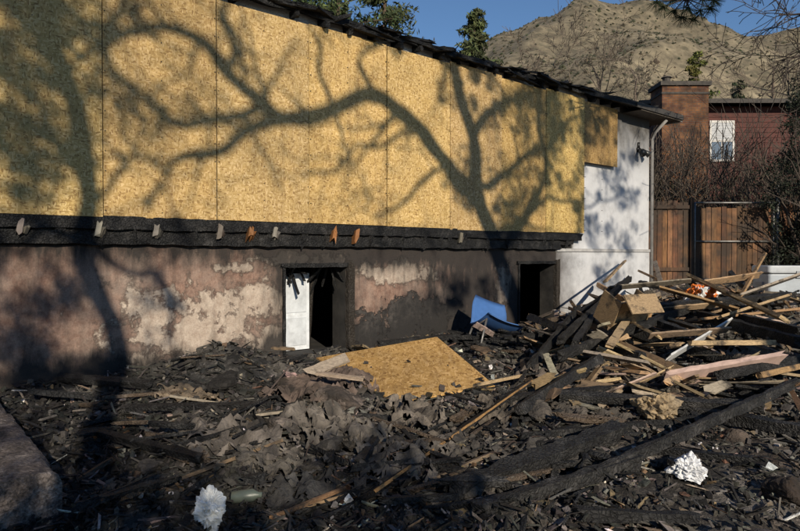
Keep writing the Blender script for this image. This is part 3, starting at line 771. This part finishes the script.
def drape(b,c,lx,ly,amp,col,ang=0,nu=44,nv=34,lift_=.03,fr=5.0):
    sd=Vector((R()*50,R()*50,0)); ca,sa=math.cos(ang),math.sin(ang); vs=[];fs=[];cs=[]
    for j in range(nv+1):
        for i in range(nu+1):
            u=i/nu*2-1; v=j/nv*2-1
            x=(u+.22*mn.noise(Vector((u*1.8,v*1.8,0))+sd))*lx/2; y=(v+.22*mn.noise(Vector((u*1.8,v*1.8,5))+sd))*ly/2
            X=c.x+x*ca-y*sa; Y=c.y+x*sa+y*ca
            q=Vector((x*fr,y*fr,0))+sd
            hgt=amp*(.5-abs(mn.noise(q))*1.6)+amp*.5*(.5-abs(mn.noise(q*2.3))*1.6)+.014*mn.noise(q*7)
            rr=max(abs(u),abs(v)); hgt*=1-.6*sstep(.75,1,rr)
            vs.append(Vector((X,Y,H(X,Y)+lift_+hgt)))
    for j in range(nv):
        for i in range(nu):
            u=(i+.5)/nu*2-1; v=(j+.5)/nv*2-1
            e=max(abs(u),abs(v))+.45*mn.noise(Vector((u*3.5,v*3.5,3))+sd)+.2*mn.noise(Vector((u*9,v*9,3))+sd)
            if e>.82: continue
            if mn.noise(Vector((u*4.5,v*4.5,8))+sd)+.4*mn.noise(Vector((u*12,v*12,8))+sd)>.32: continue
            a=j*(nu+1)+i; fs.append((a,a+1,a+nu+2,a+nu+1)); k=.55+.9*(mn.noise(Vector((u*3,v*3,1))+sd)*.5+.5); cs.append(tuple(q*k for q in col))
    b.add(vs,fs,cs)
b=MB()
A,B1,C,Dd=bA,bB,bC,bD
nrm=_n if _n.z>0 else -_n
G=12
def bil(u,v): 
    p=A*(1-u)*(1-v)+B1*u*(1-v)+C*u*v+Dd*(1-u)*v
    return p+nrm*(.02*math.sin(u*3)*math.sin(v*2.5))
vs=[bil(i/G,j/G)+(nrm*o) for o in(0,-.016) for j in range(G+1) for i in range(G+1)]; q=(G+1)**2; fs=[]
for j in range(G):
    for i in range(G):
        a=j*(G+1)+i; fs.append((a,a+G+1,a+G+2,a+1)); fs.append((q+a,q+a+1,q+a+G+2,q+a+G+1))
for i in range(G):
    for (a,c) in((i,i+1),((G)*(G+1)+i+1,G*(G+1)+i),((i+1)*(G+1),i*(G+1)),(i*(G+1)+G,(i+1)*(G+1)+G)): fs.append((a,c,q+c,q+a))
b.add(vs,fs,(1.0,.88,.78)); b.obj('osb_board',M_OSB)
b=MB()
for k in range(70):
    t=R(); e0,e1=random.choice([(A,Dd),(Dd,C),(C,B1)]); p=e0.lerp(e1,t)+Vector((U(-.1,.1),U(-.12,.0),-.05)); z=H(p.x,p.y)
    l=U(.1,.4); a=U(0,3.14); d=Vector((math.cos(a)*l/2,math.sin(a)*l/2,0)); p.z=min(board_z(p.x,p.y)-.04,z+.1)
    b.beam(p-d,p+d,U(.03,.07),U(.02,.06),(.004,.004,.004),.3)
b.obj('charred_scrap_pile',M_CHAR)

def lay(p,q,w_,h_,col,mat,name,lift0=.05,lift1=.05,jit=.12,roll=None,bend=0,taper=0):
    b=MB(); a=gp(*p); c=gp(*q); 
    a=a+Vector((0,0,lift0)); c=c+Vector((0,0,lift1))
    b.beam(a,c,w_,h_,col,jit,roll if roll is not None else U(-.4,.4),0,taper,.05,bend); b.obj(name,mat)
for (p,q,w_,h_,l0,l1) in [((455,508),(618,448),.11,.12,.06,.09),((480,526),(640,475),.07,.08,.05,.06),((596,488),(800,402),.05,.07,.07,.16),((560,410),(765,425),.07,.07,.10,.12),
    ((500,412),(640,405),.08,.08,.08,.13),((520,450),(700,432),.05,.07,.06,.08),((540,350),(640,372),.10,.09,.2,.15),((560,380),(700,330),.06,.09,.2,.3),((520,350),(570,345),.10,.09,.12,.2),
    ((530,340),(595,360),.08,.09,.3,.2),((620,345),(760,385),.08,.10,.2,.12),((690,420),(820,445),.08,.08,.06,.08),((700,340),(800,375),.08,.11,.3,.3),((720,400),(800,380),.08,.08,.2,.2),((300,520),(400,490),.05,.04,.04,.06),
    ((120,415),(270,412),.06,.04,.05,.05),((60,385),(150,392),.08,.06,.06,.06),((420,470),(520,500),.05,.05,.05,.05),((640,455),(770,470),.04,.05,.03,.04),
    ((100,440),(200,470),.05,.05,.04,.06),((575,365),(610,320),.07,.09,.2,.4),((530,380),(580,335),.05,.08,.1,.35),((620,320),(560,360),.07,.07,.45,.2),
    ((580,522),(700,530),.08,.06,.03,.04),((520,425),(600,380),.09,.08,.1,.2),((650,350),(640,300),.05,.08,.1,.3),
    ((640,305),(720,330),.06,.09,.4,.4),((660,340),(790,325),.07,.09,.4,.4),((600,330),(690,362),.08,.08,.35,.3),((735,345),(800,360),.09,.09,.35,.3),((570,345),(630,310),.06,.08,.3,.45),((380,352),(450,345),.08,.06,.1,.1),((730,300),(770,340),.06,.08,.4,.4)]:
    g_=U(0,.010); lay(p,q,w_,h_,(g_,g_*.9,g_*.8),M_CHAR,'charred_beam',l0,l1,.17)
b=MB(); a=gp(365,502,.06); c=at(525,385,5.9); b.beam(a,c,.12,.035,(.0,.0,.0),.12,.5)
b.obj('charred_beam',M_CHAR)
b=MB(); b.beam(a+Vector((.06,-.02,.05)),c+Vector((.06,-.02,.04)),.018,.018,(.34,.19,.07),.3,.5,0,.3); b.obj('wood_plank',M_WOOD)
TAN=(.43,.30,.17); ORG=(.36,.21,.10); GR=(.32,.27,.205); PK=(.46,.34,.28); WH=(.70,.69,.67); BRN=(.20,.13,.075)
for (p,q,w_,h_,l0,l1,col,roll) in [((592,322),(700,352),.15,.03,.36,.26,TAN,.5),((598,312),(650,345),.05,.08,.5,.35,ORG,.2),((690,312),(785,360),.12,.04,.5,.42,TAN,.6),((640,300),(700,335),.09,.04,.55,.45,ORG,.4),
    ((735,328),(800,310),.20,.03,.4,.5,GR,.5),((668,380),(730,352),.12,.02,.2,.35,WH,.9),((665,395),(782,380),.20,.05,.12,.18,PK,.9),((690,372),(775,372),.08,.05,.26,.28,TAN,.2),((600,355),(665,340),.07,.03,.3,.35,GR,.5),
    ((570,335),(610,352),.05,.04,.35,.25,BRN,.3),((640,330),(610,372),.08,.03,.4,.25,TAN,.3),((475,398),(524,388),.04,.03,.1,.1,TAN,.3),
    ((170,406),(235,414),.08,.02,.06,.05,GR,.4),((270,526),(345,498),.02,.02,.03,.05,ORG,0),((290,520),(350,505),.012,.015,.04,.05,TAN,0),((180,490),(280,455),.05,.02,.05,.08,BRN,.5),((255,425),(320,420),.04,.02,.06,.08,GR,.3),
    ((560,470),(620,440),.02,.03,.05,.1,BRN,0),((520,345),(560,355),.05,.02,.25,.2,GR,.4),((700,350),(800,345),.05,.03,.35,.45,ORG,.3),
    ((585,345),(640,330),.14,.02,.35,.4,TAN,.7),((760,400),(800,390),.05,.05,.2,.2,ORG,.3),((620,365),(700,395),.03,.06,.22,.15,(.25,.17,.1),.3),
    ((610,322),(690,318),.10,.02,.45,.5,GR,.6),((660,325),(740,345),.08,.025,.48,.42,ORG,.6),((700,318),(760,312),.12,.02,.45,.5,TAN,.8),((600,335),(660,362),.08,.03,.38,.25,TAN,.5),((605,318),(625,300),.06,.03,.5,.75,TAN,.4),((665,330),(655,298),.07,.03,.4,.7,GR,.4),((740,330),(765,300),.05,.03,.4,.7,ORG,.4),
    ((640,345),(720,338),.09,.02,.4,.42,TAN,.8),((700,400),(790,398),.06,.02,.12,.12,(.25,.19,.13),.4),((570,372),(650,385),.08,.03,.22,.2,GR,.5),((650,365),(730,360),.10,.02,.3,.32,(.30,.22,.14),.7),((720,352),(790,330),.07,.03,.4,.45,TAN,.5),((430,492),(500,462),.03,.02,.05,.07,(.18,.13,.09),.2)]:
    lay(p,q,w_,h_,vary(col,.15),M_WOOD if col not in(WH,PK) else M_PAINT,'wood_plank',l0,l1,.07,roll)
def bag(name,x,y,sx,sy,s3,col,col2=None,dz=.05):
    b=MB(); rock(b,gp(x,y,dz),sx,sy,s3,col,col2,26,.16,34,.5,.22); return b.obj(name,M_PLAST)
bag('white_plastic_bag',688,470,.16,.12,.11,(.72,.73,.75),None,.07)
bag('white_plastic_bag',208,514,.12,.12,.15,(.72,.74,.74),None,.09)
bag('orange_white_bag',701,298,.30,.24,.26,(.75,.75,.73),(.70,.17,.02),.34)
b=MB(); rock(b,gp(655,410,.12),.26,.2,.16,(.34,.25,.145),None,16,.16,26,.5,.15); b.obj('burlap_cloth',M_RUB)
b=MB(); p=gp(243,502,.05); b.tube([tuple(p+Vector((-.07,0,0))),tuple(p+Vector((-.065,0,0))),tuple(p+Vector((.05,.01,.01))),tuple(p+Vector((.08,.01,.012))),tuple(p+Vector((.10,.01,.012)))],[.025,.036,.036,.016,.015],12,(.10,.12,.10)); b.obj('plastic_bottle',M_PLAST,None,True)
for (x,y,sx,col) in [(255,462,.14,(.18,.16,.14)),(330,450,.12,(.18,.16,.14)),(300,392,.22,(.17,.125,.10)),(340,404,.2,(.24,.19,.16)),(225,385,.2,(.05,.045,.042)),(150,468,.1,(.10,.09,.085)),(455,440,.12,(.10,.09,.08)),(535,412,.16,(.14,.12,.1)),(578,396,.14,(.28,.22,.18)),(788,492,.18,(.12,.085,.065)),(560,440,.1,(.10,.08,.07)),(400,452,.13,(.24,.21,.18)),(540,506,.06,(.40,.32,.18)),(530,518,.05,(.45,.38,.25)),(470,492,.08,(.1,.09,.08)),(640,428,.1,(.14,.11,.09)),(735,440,.1,(.13,.1,.08)),(280,430,.12,(.24,.2,.17)),(365,430,.15,(.26,.22,.18)),(430,415,.13,(.22,.18,.15)),(310,470,.1,(.17,.15,.13)),(510,435,.09,(.17,.15,.13)),(610,400,.1,(.2,.16,.13))]:
    b=MB(); rock(b,gp(x,y,sx*.2),sx,sx*U(.6,.9),sx*U(.4,.6),col,tuple(k*.45 for k in col),11,.12); b.obj('plaster_rubble',M_PLAS)
for (x,y,lx,ly,am,col) in [(240,450,.9,.55,.09,(.21,.18,.155)),(330,440,.9,.55,.11,(.22,.19,.16)),(395,470,.8,.5,.09,(.18,.16,.14)),(415,425,1.0,.55,.10,(.26,.22,.18)),(320,395,1.0,.7,.13,(.22,.16,.13)),(300,500,.6,.4,.05,(.09,.085,.08)),(530,460,.7,.4,.06,(.11,.10,.09)),(500,415,.8,.5,.08,(.18,.15,.12)),(190,402,.7,.35,.05,(.30,.23,.16)),(590,420,.8,.5,.06,(.14,.12,.10)),(700,400,.9,.5,.07,(.19,.15,.11)),(560,375,.8,.5,.08,(.2,.16,.13)),(650,375,.8,.5,.08,(.26,.20,.15)),(750,355,1.0,.7,.09,(.22,.18,.14)),(270,475,.5,.4,.07,(.18,.16,.135)),(370,440,.6,.45,.1,(.27,.235,.195)),(450,455,.6,.4,.07,(.16,.14,.12))]:
    b=MB(); drape(b,gp(x,y),lx,ly,am,col,U(0,3.14),lift_=.05); b.obj('crumpled_plaster_sheet',M_PLAS)
b=MB(); p=gp(632,316,.40); M=Matrix.Rotation(.5,3,'Z')@Matrix.Rotation(.5,3,'X')
b.obox(p,(.5,.02,.36),M,(.36,.26,.15)); b.obox(p+M@Vector((.26,.13,0)),(.02,.3,.36),M,(.25,.17,.09)); b.obox(p+M@Vector((-.26,.13,0)),(.02,.3,.36),M,(.25,.17,.09)); b.obox(p+M@Vector((-.05,-.12,.235)),(.5,.24,.015),M@Matrix.Rotation(.5,3,'X'),(.36,.25,.14)); b.obj('cardboard_box',M_WOOD)
# white cooler
b=MB(); c0=at(769,303,10.4)
me_x0,me_y0,z0=c0.x,c0.y,c0.z+.05
def rbox(b,x0,x1,y0,y1,z0,z1,r,col):
    o=[]; 
    for (cx,cy,a0) in((x1-r,y1-r,0),(x0+r,y1-r,90),(x0+r,y0+r,180),(x1-r,y0+r,270)):
        for k in range(5): a=math.radians(a0+k*22.5); o.append((cx+r*math.cos(a),cy+r*math.sin(a)))
    n=len(o); cxm,cym=(x0+x1)/2,(y0+y1)/2
    rr=r*.4; rings=[(z0,.97),(z0+rr,1),(z1-rr,1),(z1,.975)]
    vs=[(cxm+(x-cxm)*s_,cym+(y-cym)*s_,z) for z,s_ in rings for x,y in o]
    fs=[(j*n+i,j*n+(i+1)%n,(j+1)*n+(i+1)%n,(j+1)*n+i) for j in range(3) for i in range(n)]+[tuple(range(n))[::-1],tuple(3*n+i for i in range(n))]
    b.add(vs,fs,col)
rbox(b,me_x0,me_x0+1.0,me_y0,me_y0+.5,z0-.2,z0+.40,.05,(.36,.39,.42)); rbox(b,me_x0-.015,me_x0+1.015,me_y0-.015,me_y0+.515,z0+.415,z0+.53,.05,(.45,.47,.49))
b.box(me_x0-.03,me_x0-.001,me_y0+.15,me_y0+.35,z0+.22,z0+.27,(.3,.3,.3)); b.box(me_x0+.42,me_x0+.58,me_y0-.03,me_y0-.001,z0+.34,z0+.45,(.3,.31,.32))
b.obj('white_cooler',M_PLAST)
# blue plastic chair, tipped back against the wall
ch=empty('blue_plastic_chair',at(487,334,9.4)+Vector((0,0,.0))); ch.rotation_euler=(math.radians(-22),math.radians(20),math.radians(14)); ch.scale=(1.3,1.3,1.2)
b=MB(); BL=(.06,.15,.38); vs=[];n1,n2=10,16
prof=[]
for j in range(n2+1):
    t=j/n2
    if t<.5: y=-.42+.42*(t/.5); z=.02-.03*math.sin(t/.5*math.pi)
    else:
        q=(t-.5)/.5; y=.0+.10*q; z=.02+.44*q
    prof.append((y,z,.215-(.03 if t>.85 else 0)*((t-.85)/.15)))
for o in(0,.008):
    for (y,z,hw) in prof:
        for i in range(n1+1):
            u=i/n1*2-1; cu=.03*u*u; vs.append((u*hw,y-cu*.8*(1 if z>.05 else 0)-o,z+cu*(1 if z<=.05 else 0)+o))
q=(n2+1)*(n1+1); fs=[]
for j in range(n2):
    for i in range(n1): a=j*(n1+1)+i; fs.append((a,a+1,a+n1+2,a+n1+1)); fs.append((q+a,q+a+n1+1,q+a+n1+2,q+a+1))
for j in range(n2):
    for i in(0,n1): a=j*(n1+1)+i; c=a+n1+1; fs.append((a,c,q+c,q+a))
for i in range(n1):
    for j in(0,n2): a=j*(n1+1)+i; fs.append((a,a+1,q+a+1,q+a))
b.add(vs,fs,BL); b.obj('shell',M_PLAST,ch,True)
b=MB()
for sx in(-1,1):
    b.tube([(sx*.2,-.38,-.0),(sx*.23,-.41,-.36)],[.011]*2,8); b.tube([(sx*.2,-.05,-.0),(sx*.23,.05,-.36)],[.011]*2,8); b.tube([(sx*.2,-.38,-.01),(sx*.2,-.05,-.01)],[.011]*2,8)
b.obj('legs',M_METAL,ch,True)
# debris heaped around the chair legs
b=MB()
for k in range(60):
    X=U(.75,2.0); Y=U(8.5,9.3)
    if out_of(X,Y)<.4: continue
    z=H(X,Y); l=U(.15,.5); a=U(0,3.14); d=Vector((math.cos(a)*l/2,math.sin(a)*l/2,U(-.1,.1)*l)); p=Vector((X,Y,z+U(.0,.12)))
    b.beam(p-d,p+d,U(.03,.09),U(.02,.07),(U(0,.01),)*3,.25,U(-.5,.5),0,U(0,.4),.06)
b.obj('charred_scrap_pile',M_CHAR)
for (x,y) in((300,470),(420,500),(600,460),(520,400),(690,430),(150,430),(640,350),(560,345)):
    p=gp(x,y,.03); a=U(0,6.28); pts=[]
    for k in range(14):
        a+=U(-.6,.6); p=p+Vector((math.cos(a),math.sin(a),0))*.07; pts.append(Vector((p.x,p.y,H(p.x,p.y)+.035+.04*abs(math.sin(k*.9)))))
    b=MB(); pts=spline(pts,3); b.tube(pts,[.004]*len(pts),5,(.05,.035,.03)); b.obj('burned_wire',M_BARK)

# ---------------- scattered rubble (one mass)
b=MB(); cnt=0
PAL=[((.018,.017,.016),34),((.04,.037,.034),22),((.09,.082,.075),13),((.17,.155,.14),9),((.10,.06,.035),5),((.22,.15,.085),3),((.33,.26,.21),2),((.6,.58,.55),1)]
pc=[c for c,k in PAL for _ in range(k)]
while cnt<24000:
    Y=2.9*math.exp(R()*math.log(15/2.9)); X=U(-.66,.72)*Y
    o=out_of(X,Y); s=s_at(X,Y)
    if o<.05 and s<13.5: continue
    if Y>12.5 and R()<.8: continue
    if X>1.4 and Y<4.9 and R()<.65: continue
    if in_board(X,Y,.02) and R()<.99: continue
    cnt+=1; z=H(X,Y) if not in_board(X,Y,.02) else board_z(X,Y)+.002; c=vary(random.choice(pc),.4); k=(.36+Y/9)
    if X<-.4 and R()<.6: c=vary((.022,.021,.020),.4)
    t=R(); p=Vector((X,Y,z+(U(0,.04) if R()<.4 else 0)))
    if t<.64:
        r=U(.005,.030)*k; b.obox(p+Vector((0,0,r*.3)),(r*U(.8,2),r*U(.8,2),r*U(.6,1.4)),rall(),c,0,.5)
    elif t<.86:
        l=U(.04,.22)*k; b.obox(p+Vector((0,0,U(.005,.03))),(l,U(.006,.02)*k,U(.004,.016)*k),rrot(),c,0,.35)
    else:
        l=U(.03,.10)*k; b.obox(p+Vector((0,0,.01)),(l,l*U(.4,1),.004*k+.003),rrot(),c,0,.5)
b.obj('rubble_debris',M_RUB)
b=MB(); k=0
while k<320:
    Y=3.4*math.exp(R()*math.log(12.5/3.4)); X=U(-.5,.72)*Y
    if out_of(X,Y)<.25 and s_at(X,Y)<13.5: continue
    if X<0 and R()<.5: continue
    if X>1.3 and Y<5 and R()<.85: continue
    if in_board(X,Y,.35): continue
    k+=1; z=H(X,Y); l=U(.15,.75)*(.5+Y/13); a=U(0,3.14); d=Vector((math.cos(a)*l/2,math.sin(a)*l/2,U(-.1,.1)*l)); p=Vector((X,Y,z+U(.02,.08)))
    if out_of(*(p+d).xy)<.1 or out_of(*(p-d).xy)<.1: continue
    w_=U(.02,.075)*(.5+Y/13)
    b.beam(p-d,p+d,w_,w_*U(.4,.9),(U(0,.01),)*3 if R()<.85 else (.08,.055,.035),.25,U(-.5,.5),0,U(0,.4),.06)
b.obj('charred_scrap_pile',M_CHAR)
b=MB()
for k in range(300):
    Y=U(5.5,12); X=U(.2,.68)*Y if R()<.85 else U(-.2,.3)*Y
    if out_of(X,Y)<.4 and s_at(X,Y)<13.5: continue
    if in_board(X,Y,.3): continue
    z=H(X,Y); l=U(.12,.75); a=U(0,3.14); d=Vector((math.cos(a)*l/2,math.sin(a)*l/2,U(-.25,.25)*l)); p=Vector((X,Y,z+U(.05,.2)))
    if out_of(*(p+d).xy)<.1 or out_of(*(p-d).xy)<.1: continue
    b.beam(p-d,p+d,U(.02,.13),U(.008,.03),vary(random.choice([TAN,GR,BRN,TAN,(.24,.16,.09),(.12,.09,.065),PK]),.3),.15,U(-.8,.8),0,U(0,.3),.06)
b.obj('splintered_wood_pile',M_WOOD)

# ---------------- camera
cam=bpy.data.cameras.new('camera'); co=bpy.data.objects.new('camera',cam); bpy.context.scene.collection.objects.link(co)
cam.sensor_width=36; cam.lens=36*F/800; cam.clip_end=5000; cam.clip_start=.05
co.location=(0,0,EYE); co.rotation_euler=(math.radians(90)-math.atan(10.5/F),0,0)
sc=bpy.context.scene; sc.camera=co
sc.view_settings.view_transform='Standard'; sc.view_settings.look='None'; sc.view_settings.exposure=0
